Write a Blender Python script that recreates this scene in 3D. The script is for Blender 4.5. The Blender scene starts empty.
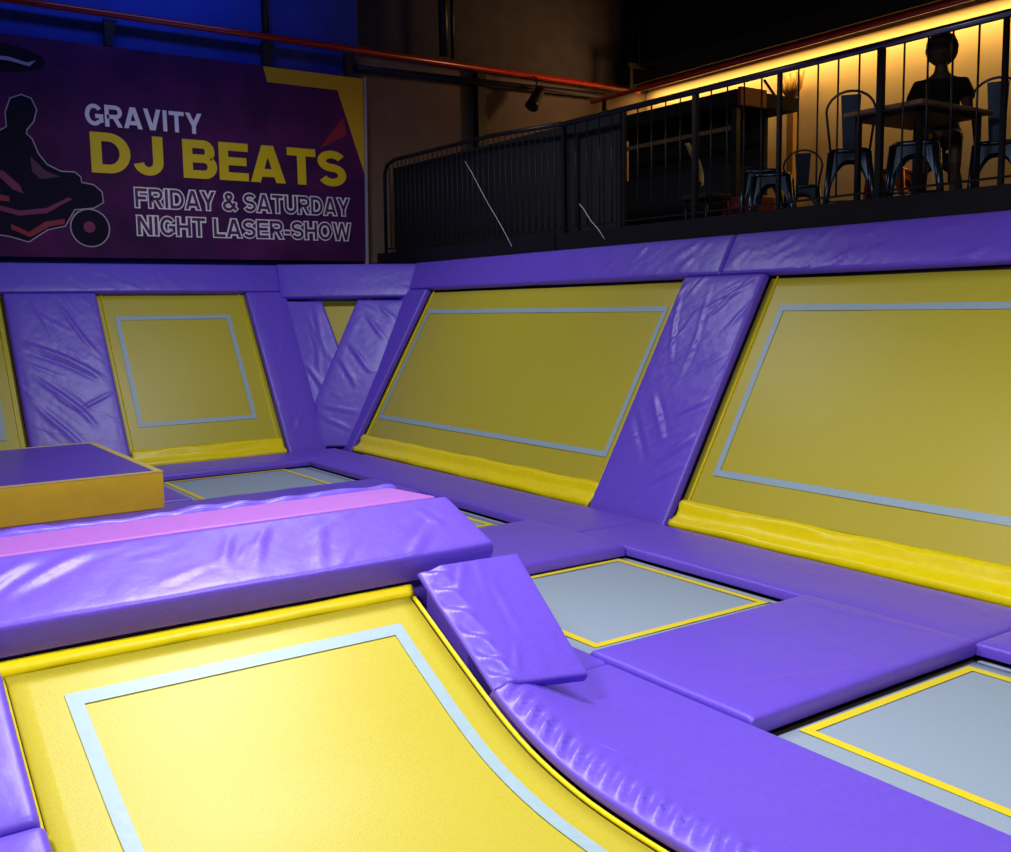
import bpy, bmesh, math, random
from mathutils import Vector, Matrix, noise
S = bpy.context.scene
COL = S.collection
rad = math.radians

# ------------------------------------------------------------------ camera
def cam_matrix(yaw, pitch, roll, loc):
    h = Vector((math.sin(yaw)*math.cos(pitch), math.cos(yaw)*math.cos(pitch), math.sin(pitch)))
    r = Vector((math.cos(yaw), -math.sin(yaw), 0)); u = r.cross(h)
    c, s = math.cos(roll), math.sin(roll)
    r2 = c*r + s*u; u2 = -s*r + c*u; b = -h
    return Matrix(((r2.x, u2.x, b.x, loc[0]), (r2.y, u2.y, b.y, loc[1]), (r2.z, u2.z, b.z, loc[2]), (0, 0, 0, 1)))
cd = bpy.data.cameras.new('camera'); cam = bpy.data.objects.new('camera', cd); COL.objects.link(cam)
cam.matrix_world = cam_matrix(rad(34.67), rad(-6.65), rad(-0.916), (0, 0, 1.75))
cd.sensor_fit = 'HORIZONTAL'; cd.sensor_width = 36; cd.lens = 36*1019.7/1011; cd.clip_end = 100
S.camera = cam

# ------------------------------------------------------------------ colour management, world, lamps
S.view_settings.view_transform = 'Standard'; S.view_settings.look = 'None'
S.view_settings.gamma = 1; S.view_settings.exposure = 0.0; S.view_settings.use_curve_mapping = False
w = bpy.data.worlds.new('world'); S.world = w; w.use_nodes = True
w.node_tree.nodes['Background'].inputs[0].default_value = (0.16, 0.18, 0.32, 1)
w.node_tree.nodes['Background'].inputs[1].default_value = 0.10

def area(name, loc, target, sx, sy, power, col, spread=180):
    l = bpy.data.lights.new(name, 'AREA'); l.shape = 'RECTANGLE'; l.size = sx; l.size_y = sy
    l.energy = power; l.color = col; l.spread = rad(spread)
    o = bpy.data.objects.new(name, l); COL.objects.link(o); o.location = loc
    d = Vector(target) - Vector(loc); o.rotation_euler = d.to_track_quat('-Z', 'Y').to_euler()
    return o
area('hall_lamp_near', (2.3, 4.7, 4.6), (1.7, 3.6, 0), .8, .55, 106, (1.0, 0.97, 1.0), 150)
area('hall_lamp_court', (2.9, 0.8, 4.6), (3.0, 2.6, 0), 1.0, 0.7, 92, (0.97, 0.96, 1.0), 140)
area('hall_lamp_behind', (-1.2, 2.4, 4.3), (1.6, 3.7, 0), 1.0, 0.7, 92, (0.97, 0.97, 1.0), 130)
area('hall_lamp_far', (4.0, 9.2, 5.4), (4.4, 9.9, 0), .7, 0.5, 84, (0.88, 0.9, 1.0), 150)
area('stage_lamp_blue', (3.6, 12.2, 6.6), (3.6, 13.6, 5.2), 3.4, 0.3, 26, (0.12, 0.25, 1.0))
cl_ = area('cove_lamp', (12.36, 8.8, 5.42), (12.5, 8.8, 3.4), 0.10, 9.4, 112, (1.0, 0.58, 0.13))
cl_.rotation_euler = (0, rad(-8), 0)
area('cove_lamp_corner', (11.6, 12.0, 5.2), (9.2, 13.6, 6.6), 0.3, 0.3, 14, (1.0, 0.55, 0.25), 120)

# ------------------------------------------------------------------ materials
MATS = {}
def mat(name, col, rough=0.5, metal=0.0, spec=0.5, var=0.0, vscale=8, bump=0.0, bscale=40, stretch=(1, 1, 1), emis=None, es=0, col2=None, coat=0):
    m = bpy.data.materials.new(name); m.use_nodes = True; nt = m.node_tree; b = nt.nodes['Principled BSDF']
    b.inputs['Base Color'].default_value = (*col, 1); b.inputs['Roughness'].default_value = rough
    b.inputs['Metallic'].default_value = metal; b.inputs['Specular IOR Level'].default_value = spec
    if coat: b.inputs['Coat Weight'].default_value = coat; b.inputs['Coat Roughness'].default_value = .25
    if emis: b.inputs['Emission Color'].default_value = (*emis, 1); b.inputs['Emission Strength'].default_value = es
    tc = nt.nodes.new('ShaderNodeTexCoord'); mp = nt.nodes.new('ShaderNodeMapping'); mp.inputs['Scale'].default_value = stretch
    nt.links.new(tc.outputs['Object'], mp.inputs['Vector'])
    if var or col2:
        n = nt.nodes.new('ShaderNodeTexNoise'); n.inputs['Scale'].default_value = vscale; n.inputs['Detail'].default_value = 4
        nt.links.new(mp.outputs[0], n.inputs['Vector'])
        r = nt.nodes.new('ShaderNodeValToRGB'); r.color_ramp.elements[0].position = .3; r.color_ramp.elements[1].position = .7
        c2 = col2 or tuple(min(1, c*(1+var)) for c in col); c1 = col if col2 else tuple(c*(1-var) for c in col)
        r.color_ramp.elements[0].color = (*c1, 1); r.color_ramp.elements[1].color = (*c2, 1)
        nt.links.new(n.outputs['Fac'], r.inputs[0]); nt.links.new(r.outputs[0], b.inputs['Base Color'])
    if bump:
        n2 = nt.nodes.new('ShaderNodeTexNoise'); n2.inputs['Scale'].default_value = bscale; n2.inputs['Detail'].default_value = 3
        nt.links.new(mp.outputs[0], n2.inputs['Vector'])
        bp = nt.nodes.new('ShaderNodeBump'); bp.inputs['Strength'].default_value = bump; bp.inputs['Distance'].default_value = .01
        nt.links.new(n2.outputs['Fac'], bp.inputs['Height']); nt.links.new(bp.outputs[0], b.inputs['Normal'])
    MATS[name] = m; return m
PURPLE = (0.158, 0.080, 0.68)
mat('purple_vinyl', PURPLE, .40, var=.06, vscale=60, bump=.28, bscale=12, spec=.55)
mat('pink_vinyl', (0.38, 0.125, 0.55), .5, var=.05, vscale=30)
mat('yellow_vinyl', (0.98, 0.78, 0.0), .38, var=.04, vscale=20)
mat('yellow_mesh', (0.56, 0.475, 0.034), .37, var=.06, vscale=120, bump=.12, bscale=260, spec=.45)
mat('grey_mesh', (0.31, 0.39, 0.49), .62, var=.06, vscale=120, bump=.12, bscale=260, spec=.3)
mat('blue_grey_tape', (0.36, 0.50, 0.56), .45, var=.04, vscale=30)
mat('yellow_tape', (0.85, 0.68, 0.02), .45)
mat('orange_vinyl', (0.95, 0.60, 0.02), .5, var=.05, vscale=6, bump=.2, bscale=12)
mat('cream_piping', (0.95, 0.72, 0.22), .5)
mat('dark_gap', (0.012, 0.010, 0.02), .8)
mat('dark_frame', (0.02, 0.018, 0.022), .5, metal=.3)
mat('black_steel', (0.012, 0.012, 0.014), .4, metal=.4)
mat('steel_rail', (0.09, 0.10, 0.14), .28, metal=.9)
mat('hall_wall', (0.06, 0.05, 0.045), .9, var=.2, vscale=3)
mat('warm_lit_wall', (0.16, 0.12, 0.11), .85, var=.08, vscale=3)  # warm light on the lower back wall is put into this colour
mat('blue_lit_wall', (0.010, 0.04, 0.36), .8, var=.1, vscale=3)  # blue light falling on the wall is put into this base colour
mat('ceiling_paint', (0.02, 0.018, 0.018), .9)
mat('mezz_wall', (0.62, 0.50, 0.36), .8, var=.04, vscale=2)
mat('mezz_floor', (0.06, 0.045, 0.035), .6)
mat('concrete', (0.05, 0.05, 0.055), .8, var=.15, vscale=4)
mat('red_pipe', (0.35, 0.012, 0.006), .3, coat=.4)
mat('banner_print', (0.026, 0.005, 0.050), .7, spec=.2, col2=(0.10, 0.010, 0.10), vscale=1.6)
mat('banner_edge', (0.35, 0.35, 0.42), .6)
mat('print_white', (0.85, 0.80, 0.90), .6)
mat('print_outline', (0.42, 0.38, 0.48), .6)
mat('print_yellow', (0.80, 0.60, 0.0), .6)
mat('print_dark', (0.008, 0.005, 0.020), .7, spec=.15)
mat('print_maroon', (0.075, 0.008, 0.055), .6)
mat('print_gold', (0.62, 0.40, 0.01), .6)
mat('print_glow', (0.20, 0.012, 0.10), .6)
mat('print_red', (0.28, 0.01, 0.035), .6)
mat('gunmetal', (0.05, 0.07, 0.11), .28, metal=.85)
mat('orange_metal', (0.5, 0.07, 0.01), .35, metal=.4)
mat('table_wood', (0.18, 0.10, 0.05), .45, var=.2, vscale=10)
mat('black_cloth', (0.003, 0.004, 0.005), .8)
mat('white_panel', (0.72, 0.66, 0.58), .6)
mat('maroon_board', (0.28, 0.012, 0.012), .5)
mat('red_cushion', (0.30, 0.02, 0.03), .6)
mat('tan_shell', (0.42, 0.24, 0.08), .35)
mat('skin', (0.10, 0.055, 0.04), .55)
mat('hair', (0.008, 0.006, 0.005), .6)
mat('shirt', (0.008, 0.008, 0.010), .8)
mat('cord_white', (0.75, 0.75, 0.8), .4)
mat('lamp_glass', (0.9, 0.8, 0.5), .4, emis=(1, .62, .2), es=4)

# ------------------------------------------------------------------ helpers
def link(name, me, m=None, parent=None, smooth=False):
    o = bpy.data.objects.new(name, me); COL.objects.link(o)
    if m: me.materials.append(MATS[m])
    if parent: o.parent = parent
    if smooth:
        for p in me.polygons: p.use_smooth = True
    return o
def tag(o, label, cat, group=None, kind=None):
    o['label'] = label; o['category'] = cat
    if group: o['group'] = group
    if kind: o['kind'] = kind
    return o
def thing(name, label, cat, loc=(0, 0, 0), rotz=0, group=None):
    o = bpy.data.objects.new(name, None); COL.objects.link(o); o.location = loc; o.rotation_euler = (0, 0, rotz)
    o.empty_display_size = .1
    return tag(o, label, cat, group)
def struct(o): o['kind'] = 'structure'; return o
def mesh(name, V, F, m, parent=None, smooth=False):
    me = bpy.data.meshes.new(name); me.from_pydata([tuple(v) for v in V], [], F)
    bm = bmesh.new(); bm.from_mesh(me); bmesh.ops.recalc_face_normals(bm, faces=bm.faces); bm.to_mesh(me); bm.free()
    return link(name, me, m, parent, smooth)
class MB:
    def __init__(s): s.V = []; s.F = []
    def add(s, V, F):
        o = len(s.V); s.V += [Vector(v) for v in V]; s.F += [tuple(i+o for i in f) for f in F]; return s
    def box(s, a, b, bev=0):
        x0, y0, z0 = a; x1, y1, z1 = b
        return s.hexa([(x0, y0, z0), (x1, y0, z0), (x1, y1, z0), (x0, y1, z0)], [(x0, y0, z1), (x1, y0, z1), (x1, y1, z1), (x0, y1, z1)])
    def hexa(s, bot, top):
        return s.add(list(bot)+list(top), [(3, 2, 1, 0), (4, 5, 6, 7), (0, 1, 5, 4), (1, 2, 6, 5), (2, 3, 7, 6), (3, 0, 4, 7)])
    def prism(s, pts, ext):
        n = len(pts); e = Vector(ext)
        return s.add([Vector(p) for p in pts]+[Vector(p)+e for p in pts], [tuple(range(n))[::-1], tuple(range(n, 2*n))]+[(i, (i+1) % n, (i+1) % n+n, i+n) for i in range(n)])
    def tube(s, path, r, n=10, closed=False):
        P = [Vector(p) for p in path]; N = len(P); V = []; up = None
        R = r if isinstance(r, (list, tuple)) else [r]*N
        for i, p in enumerate(P):
            a = P[(i-1) % N] if (closed or i > 0) else P[i]; b = P[(i+1) % N] if (closed or i < N-1) else P[i]
            t = (b-a).normalized()
            if up is None:
                up = t.orthogonal().normalized()
            up = (up - t*up.dot(t)).normalized(); sd = t.cross(up)
            V += [p+(up*math.cos(2*math.pi*k/n)+sd*math.sin(2*math.pi*k/n))*R[i] for k in range(n)]
        F = []
        for i in range(N if closed else N-1):
            j = (i+1) % N
            F += [(i*n+k, i*n+(k+1) % n, j*n+(k+1) % n, j*n+k) for k in range(n)]
        if not closed: F += [tuple(range(n))[::-1], tuple(range((N-1)*n, N*n))]
        return s.add(V, F)
    def build(s, name, m, parent=None, smooth=False): return mesh(name, s.V, s.F, m, parent, smooth)
def bevel(o, wd, seg=3):
    md = o.modifiers.new('bevel', 'BEVEL'); md.width = wd; md.segments = seg; md.limit_method = 'ANGLE'; md.angle_limit = rad(40)
    for p in o.data.polygons: p.use_smooth = True
    return o
def sm(x): x = max(0, min(1, x)); return x*x*(3-2*x)
def poly(pts, t):
    """point at parameter t along a polyline, by its length"""
    pts = [Vector(p) for p in pts]; L = [(pts[i+1]-pts[i]).length for i in range(len(pts)-1)]; d = t*sum(L)
    for i, l in enumerate(L):
        if d <= l or i == len(L)-1: return pts[i].lerp(pts[i+1], min(1, d/l) if l else 0)
        d -= l
def params(L, r, cell):
    e = [0, .12*r, .35*r, .65*r, r]; n = max(2, int((L-2*r)/cell))
    mid = [r+(L-2*r)*i/n for i in range(1, n)]
    return [v/L for v in e+mid+[L-x for x in e[::-1]]]
def pad(name, label, left, right, n, t=.07, r=.03, cell=.03, folds=0, fang=60, flen=.4, fh=.008, seed=1, puff=.006, gather=None, cham=None, fn=None, m='purple_vinyl', rough=.0022, cat='foam pad', group=None, parent=None, zone=None, creases=()):
    """upholstered foam slab: `left` and `right` are polylines on the pad's base; n is the outward normal; folds are long soft wrinkles of the cover"""
    rnd = random.Random(seed); n = Vector(n).normalized()
    Lu = (poly(left, .5)-poly(right, .5)).length; Lv = sum((Vector(left[i+1])-Vector(left[i])).length for i in range(len(left)-1))
    U = params(Lu, r, cell); Vv = params(Lv, r, cell)
    FD = []
    for k in range(folds):
        a = rad(fang + rnd.uniform(-16, 16)); l = flen*rnd.uniform(.5, 1.2)
        if zone: cx = rnd.uniform(zone[0], zone[1])*Lu; cy = rnd.uniform(zone[2], zone[3])*Lv
        else: cx = rnd.uniform(.02, .98)*Lu; cy = rnd.uniform(0.03, .97)*Lv
        FD.append((cx, cy, math.cos(a), math.sin(a), l/2, rnd.uniform(.012, .024), fh*rnd.uniform(.4, 1.1)*(1 if rnd.random() < .75 else -.8)))
    for (u0, v0, u1, v1, wd, hh) in creases:
        ax, ay, bx, by = u0*Lu, v0*Lv, u1*Lu, v1*Lv; l = math.hypot(bx-ax, by-ay)
        FD.append(((ax+bx)/2, (ay+by)/2, (bx-ax)/l, (by-ay)/l, l/2, wd, hh))
    V = []; ns = len(U); nv = len(Vv)
    for v in Vv:
        for u in U:
            p = fn(u, v) if fn else poly(left, v).lerp(poly(right, v), u)
            x, y = u*Lu, v*Lv
            dx = min(x, Lu-x); dy = min(y, Lv-y)
            drop = sum((r - math.sqrt(max(0, r*r-(r-d)**2)))*.75 if d < r else 0 for d in (dx, dy))
            h = t - min(drop, .85*t)
            d = min(dx, dy); edge = sm(d/.03)*.75+.25
            h += puff*sm(d/.12)
            disp = 0
            for (cx, cy, ca, sa, hl, wd, hh) in FD:
                qx, qy = x-cx, y-cy; al = qx*ca+qy*sa
                if abs(al) > hl: continue
                bend = .05*math.sin(al*5+cx*9)*hl
                ac = -qx*sa+qy*ca+bend
                if abs(ac) > 3*wd: continue
                k = math.cos(al/hl*math.pi/2)
                disp += hh*k*(math.exp(-(ac/wd)**2) - .45*math.exp(-((ac-1.5*wd)/wd)**2))
            q = Vector((x*3.1+seed*7, y*3.1, seed))
            disp += rough*noise.noise(q)*1.6 + rough*.7*noise.noise(q*4)
            h += disp*edge
            lat = Vector((0, 0, 0))
            if cham:
                e_ = {'u0': x, 'u1': Lu-x, 'v0': y, 'v1': Lv-y}[cham[0]]
                if e_ < cham[1]: h -= cham[2]*(1-e_/cham[1])**1.0
            if gather:
                side, depth, freq, amp = gather
                e = {'u0': x, 'u1': Lu-x, 'v0': y, 'v1': Lv-y}[side]; s_ = y if side[0] == 'u' else x
                if e < depth:
                    f = (1-e/depth); ph = s_*freq + .55*noise.noise(Vector((s_*2.6, seed, 0))) + e*5
                    saw = (ph % 1.0); tri = saw/.7 if saw < .7 else (1-saw)/.3
                    h += amp*(tri-.5)*math.sin(min(1, f*1.15)*math.pi)*(.6+.7*noise.noise(Vector((s_*2.3, 5, seed)))+.3)
            V.append(p+n*h)
    F = []
    for j in range(nv-1):
        for i in range(ns-1): F.append((j*ns+i, j*ns+i+1, (j+1)*ns+i+1, (j+1)*ns+i))
    ring = [i for i in range(ns)]+[j*ns+ns-1 for j in range(1, nv)]+[(nv-1)*ns+i for i in range(ns-2, -1, -1)]+[j*ns for j in range(nv-2, 0, -1)]
    uv = [(U[i], 0) for i in range(ns)]+[(1, Vv[j]) for j in range(1, nv)]+[(U[i], 1) for i in range(ns-2, -1, -1)]+[(0, Vv[j]) for j in range(nv-2, 0, -1)]
    base = []
    for (u, v) in uv:
        p = fn(u, v) if fn else poly(left, v).lerp(poly(right, v), u); base.append(p)
    c0 = len(V)
    c = sum(base, Vector())/len(base)
    V += [b + (c-b).normalized()*.006 for b in base]
    R = len(ring)
    for k in range(R):
        F.append((ring[k], ring[(k+1) % R], c0+(k+1) % R, c0+k))
    # underside: a grid following the base
    b0 = len(V)
    idx = {}
    us = [0, .25, .5, .75, 1]
    F2 = []
    V.append(c); 
    for k in range(R): F.append((c0+k, c0+(k+1) % R, b0))
    o = mesh(name, V, F, m, parent, True)
    try:
        o.data.set_sharp_from_angle(angle=rad(62))
    except Exception: pass
    if not parent: tag(o, label, cat, group)
    return o
def strip_ring(name, m, parent, P, a0, a1, b0, b1, wd, off):
    """flat tape frame; P(a,b,n) gives the point on the bed; corners may be listed as four tuples"""
    c = [(a0[0], b0[0]), (a1[0], b0[1]), (a1[1], b1[1]), (a0[1], b1[0])] if isinstance(a0, tuple) else [(a0, b0), (a1, b0), (a1, b1), (a0, b1)]
    cx = sum(p[0] for p in c)/4; cy = sum(p[1] for p in c)/4
    mb = MB()
    inn = [(p[0]+math.copysign(wd, cx-p[0]), p[1]+math.copysign(wd, cy-p[1])) for p in c]
    N = 24
    for k in range(4):
        o0, o1, i0, i1 = c[k], c[(k+1) % 4], inn[k], inn[(k+1) % 4]
        V = []
        for j in range(N+1):
            t = j/N
            for (q0, q1) in ((o0, o1), (i0, i1)):
                a = q0[0]+(q1[0]-q0[0])*t; b = q0[1]+(q1[1]-q0[1])*t
                V.append(P(a, b, off+.0012)); V.append(P(a, b, off-.0004))
        F = []
        for j in range(N):
            q = j*4; F += [(q, q+2, q+6, q+4), (q+1, q+5, q+7, q+3), (q, q+4, q+5, q+1), (q+2, q+3, q+7, q+6)]
        F += [(0, 1, 3, 2), (4*N, 4*N+2, 4*N+3, 4*N+1)]
        mb.add(V, F)
    return mb.build(name, m, parent)
def sheet(name, m, parent, P, a0, a1, b0, b1, na, nb, th, off=0, rip=0, seed=0):
    V = []; 
    for s_ in (0, 1):
        for j in range(nb+1):
            for i in range(na+1):
                a = a0+(a1-a0)*i/na; b = b0+(b1-b0)*j/nb
                d = rip*noise.noise(Vector((a*1.3+seed, b*1.3, seed)))
                V.append(P(a, b, off+d-s_*th))
    W = na+1; T = W*(nb+1); F = []
    for j in range(nb):
        for i in range(na):
            q = j*W+i; F.append((q, q+1, q+W+1, q+W)); F.append((T+q, T+q+W, T+q+W+1, T+q+1))
    ring = [i for i in range(W)]+[j*W+na for j in range(1, nb+1)]+[nb*W+i for i in range(na-1, -1, -1)]+[j*W for j in range(nb-1, 0, -1)]
    R = len(ring)
    for k in range(R): F.append((ring[k], ring[(k+1) % R], T+ring[(k+1) % R], T+ring[k]))
    return mesh(name, V, F, m, parent, True)

# frames of the two sloping trampoline walls: (along, up the slope, out of the slope)
def PR(Y, s, n=0): return Vector((5.6+.5*s-.8660*n, Y, .8660*s+.5*n))
def PB(X, s, n=0): return Vector((X, 11.8+.5299*s-.8480*n, .8480*s+.5299*n))
NR = Vector((-.8660, 0, .5)); NB = Vector((0, -.8480, .5299))

# ------------------------------------------------------------------ the room
struct(MB().box((-6, -4, -.72), (12.6, 14, -.6)).build('floor', 'concrete'))
struct(MB().box((-6, -4, 7.2), (12.8, 14, 7.3)).build('ceiling', 'ceiling_paint'))
struct(MB().box((-6, 13.6, -.6), (6.95, 14, 7.2)).build('wall_back_blue_lit', 'blue_lit_wall'))
struct(MB().box((6.96, 13.7, -.6), (12.6, 14, 5.42)).build('wall_back', 'warm_lit_wall'))
struct(MB().box((6.96, 13.68, 5.42), (12.6, 14, 7.2)).build('wall_back_upper', 'hall_wall'))  # same wall as below, coloured dark where the warm light does not reach
struct(MB().box((12.6, -1, -.6), (12.8, 14, 5.5)).build('wall_right', 'mezz_wall'))
struct(MB().box((12.6, -1, 5.5), (12.8, 14, 7.2)).build('wall_right_upper', 'hall_wall'))
struct(MB().box((-6.1, -4, -.6), (-6, 14, 7.2)).build('wall_left', 'hall_wall'))
struct(MB().box((7.03, -1, 2.26), (12.6, 13.68, 2.42)).build('floor_mezzanine', 'mezz_floor'))
struct(MB().box((7.04, -1, -.6), (7.12, 13.6, 2.25)).build('wall_mezzanine_front', 'dark_gap'))
# valance in front of the cove lamp
struct(MB().box((12.02, -1, 5.46), (12.06, 13.68, 5.75)).box((12.06, -1, 5.71), (12.6, 13.68, 5.75)).build('trim_1', 'hall_wall'))
# dark backing sheets behind the sloping beds
def backing(name, P, a0, a1):
    struct(MB().prism([P(a0, -.3, -.22), P(a1, -.3, -.22), P(a1, 2.72, -.22), P(a0, 2.72, -.22)], (P(0, 0, -.03)-P(0, 0, 0))).build(name, 'dark_gap'))
backing('wall_right_backing', PR, .9, 11.9)
backing('wall_back_backing', PB, 0.0, 5.3)

# ------------------------------------------------------------------ sloping wall trampolines
def wall_bed(P, a0, a1, ta0, ta1, label, flip, seed, s0=.0, s1=2.27, flap_top=.25, ts=(.50, 2.05)):
    c = P((a0+a1)/2, 0, -.07)
    root = thing('wall_trampoline', label, 'trampoline', c, 0, 'sloping yellow wall trampolines')
    Q = lambda a, b, n: P(a, b, n) - c
    sheet('mat', 'yellow_mesh', root, Q, a0-.02, a1+.02, .04, s1+.035, 44, 26, .005, -.090, .004, seed)
    strip_ring('tape_border', 'blue_grey_tape', root, lambda a, b, n: Q(a, b, n+.0065*noise.noise(Vector((a*1.3+seed, b*1.3, seed)))*0), ta0, ta1, ts[0], ts[1], .055, -.0845)
    # edge binding tubes and the steel tube behind
    e = MB().tube([Q(a0+.05, s1+.05, -.083), Q(a0+.05, .03, -.083), Q(a1-.05, .03, -.083), Q(a1-.05, s1+.05, -.083)], .009, 8).build('edge_binding', 'yellow_vinyl', root, True)
    MB().tube([Q(a0-.02, -.02, -.13), Q(a1+.02, -.02, -.13), Q(a1+.02, s1+.05, -.13), Q(a0-.02, s1+.05, -.13)], .028, 8, True).build('steel_frame', 'dark_frame', root, True)
    # loose vinyl flap along the bottom
    na = int((a1-a0)/.03); prof = [(flap_top, -.060), (flap_top-.03, -.045), (flap_top*.8, -.038), (flap_top*.62, -.055), (flap_top*.45, -.045), (flap_top*.25, -.01), (.05, .0), (.01, -.005), (-.005, -.03)]
    V = []; K = len(prof)
    for i in range(na+1):
        a = a0+.008+(a1-a0-.016)*i/na
        for k, (s_, n_) in enumerate(prof):
            w1 = noise.noise(Vector((a*2.2+seed, k*.35, 3))); w2 = noise.noise(Vector((a*7+seed, k*.8, 9)))
            V.append(Q(a, s_+.022*w1*(1 if k < 3 else .3), n_+.014*w1*(1 if 0 < k < K-2 else .2)+.007*w2))
    for i in range(na+1):
        a = a0+.008+(a1-a0-.016)*i/na
        for k, (s_, n_) in enumerate(prof):
            V.append(Q(a, s_, min(n_, -.03)-.012 if k else -.068))
    T = (na+1)*K; F = []
    for i in range(na):
        for k in range(K-1):
            q = i*K+k; F += [(q, q+1, q+K+1, q+K), (T+q, T+q+K, T+q+K+1, T+q+1)]
        F += [(i*K, i*K+K, T+i*K+K, T+i*K), (i*K+K-1, T+i*K+K-1, T+i*K+2*K-1, i*K+2*K-1)]
    F += [tuple(list(range(K))+[T+k for k in range(K-1, -1, -1)]), tuple([na*K+k for k in range(K-1, -1, -1)]+[T+na*K+k for k in range(K)])]
    mesh('bottom_flap', V, F, 'yellow_vinyl', root, True)
    return root
wall_bed(PR, 6.87, 11.50, 6.98, 11.37, 'long sloping yellow trampoline between the corner and the wide purple strut pad', 0, 1)
wall_bed(PR, 1.25, 5.86, 1.45, 5.67, 'large sloping yellow trampoline running out of frame below the lit seating area', 0, 2)
wall_bed(PB, 3.05, 4.89, 3.21, 4.65, 'sloping yellow trampoline below the banner lettering, with a complete blue-grey square', 0, 3, ts=(.55, 2.07), s1=2.36)
wall_bed(PB, .14, 1.98, .33, 1.80, 'sliver of sloping yellow trampoline at the far left edge behind the foam box', 0, 4, ts=(.52, 2.07), s1=2.36)

# purple pads of the right-hand wall
G = 'purple pads framing the sloping trampolines'
def rpad(label, left, right, **k): return pad('wall_pad', label, [PR(*p, -.08) for p in left], [PR(*p, -.08) for p in right], NR, t=.075, group=G, **k)
def bpad(label, left, right, **k): return pad('wall_pad', label, [PB(*p, -.08) for p in left], [PB(*p, -.08) for p in right], NB, t=.075, group=G, **k)
rpad('wide purple strut pad between the two largest sloping yellow trampolines', [(6.85, -.04), (6.85, 2.32)], [(5.90, -.04), (5.90, 2.32)], folds=34, fang=48, flen=.55, fh=.011, seed=3, cell=.022,
     creases=((.03, .95, .33, .60, .02, .012), (.45, .98, .5, .5, .02, .008), (.25, .5, .62, .3, .028, .018), (.12, .42, .5, .22, .03, -.014), (.99, .35, .65, .22, .02, .016), (.98, .5, .6, .4, .018, .012), (.99, .25, .6, .12, .02, .013)))
rpad('narrow purple pad between the corner V and the long yellow trampoline', [(11.80, -.03), (12.22, 2.32)], [(11.53, -.03), (11.53, 2.32)], folds=10, fang=80, flen=.5, fh=.006, seed=4)
rpad('long purple top pad below the dark barrier, above the farther long yellow trampoline', [(12.16, 2.74), (6.43, 2.74)], [(12.04, 2.33), (6.43, 2.33)], folds=80, fang=-52, flen=.30, fh=.010, seed=5)
rpad('long purple top pad directly below the chairs and table of the seating area', [(6.415, 2.74), (1.2, 2.74)], [(6.415, 2.33), (1.2, 2.33)], folds=80, fang=-52, flen=.32, fh=.011, seed=6)
# back wall
bpad('wide crumpled purple strut pad rising behind the yellow-sided foam box', [(2.0, 0), (2.0, 2.37)], [(3.03, 0), (3.03, 2.37)], folds=22, fang=-42, flen=.6, fh=.009, seed=7, cell=.022,
     creases=((.12, .72, .92, .50, .03, .022), (.1, .68, .85, .48, .02, -.016), (.15, .55, .75, .22, .03, .02), (.12, .40, .55, .1, .03, .016), (.5, .95, .92, .62, .025, .016), (.95, .42, .55, .32, .02, .014), (.3, .95, .45, .7, .02, .01)))
bpad('narrow purple pad between the back wall trampoline and the corner V', [(4.91, -.03), (4.91, 2.37)], [(5.42, -.03), (5.47, 2.37)], folds=12, fang=70, flen=.5, fh=.006, seed=8)
bpad('long purple top pad along the back wall under the banner', [(.05, 2.38), (5.42, 2.38)], [(.05, 2.80), (5.46, 2.80)], folds=70, fang=-60, flen=.26, fh=.007, seed=9)

# the chamfered corner
NC = Vector((-.5334, -.7096, .4603))
def PC(p, n=0): return Vector(p)+NC*n
pad('wall_pad', 'short pale-lit purple top pad set diagonally across the corner', [PC(p, -.055) for p in ((5.43, 13.27, 2.37), (6.97, 12.10, 2.35))], [PC(p, -.055) for p in ((5.38, 13.02, 1.92), (6.78, 11.96, 1.91))], NC, t=.075, folds=8, fang=70, flen=.3, fh=.005, seed=10, group=G)
pad('wall_pad', 'tapering wrinkled purple pad forming the left arm of the V in the corner', [PC(p, -.10) for p in ((5.34, 13.04, 1.90), (5.29, 12.25, .60), (5.30, 11.97, .1))], [PC(p, -.10) for p in ((5.81, 12.67, 1.88), (5.84, 12.25, 1.25), (5.60, 11.86, .1))], NC, t=.07, folds=4, fang=60, flen=.5, fh=.008, seed=11, group=G,
    creases=((.75, .05, .72, .45, .02, .018), (.55, .1, .6, .6, .02, .012), (.3, .5, .8, .72, .02, .018), (.2, .45, .7, .75, .018, .014)))
pad('wall_pad', 'leaning crumpled purple pad forming the right arm of the V in the corner', [PC(p, -.055) for p in ((6.19, 12.38, 1.88), (5.42, 12.13, .60), (5.30, 11.90, .03))], [PC(p, -.055) for p in ((6.72, 11.98, 1.87), (6.17, 11.77, .95), (5.70, 11.62, .03))], NC, t=.06, folds=10, fang=20, flen=.4, fh=.008, seed=12, group=G,
    creases=((.25, .1, .95, .3, .022, .02), (.1, .3, .9, .52, .022, .022), (.1, .42, .7, .62, .02, .02), (.5, .05, .95, .15, .02, .018), (.1, .75, .9, .78, .02, .014), (.1, .82, .9, .9, .02, .014)))
rt = thing('wall_trampoline', 'small yellow triangle of trampoline showing inside the purple V of the corner', 'trampoline', (5.9, 12.5, 1.5))
cc = Vector((5.9, 12.5, 1.5))
q = [PC(p, -.17)-cc for p in ((5.62, 12.86, 1.95), (6.45, 12.22, 1.93), (5.86, 12.16, 1.0))]
MB().prism(q, NC*-.008).build('mat', 'yellow_mesh', rt)
MB().tube([p-NC*.03 for p in q], .02, 8, True).build('steel_frame', 'dark_frame', rt, True)

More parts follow.
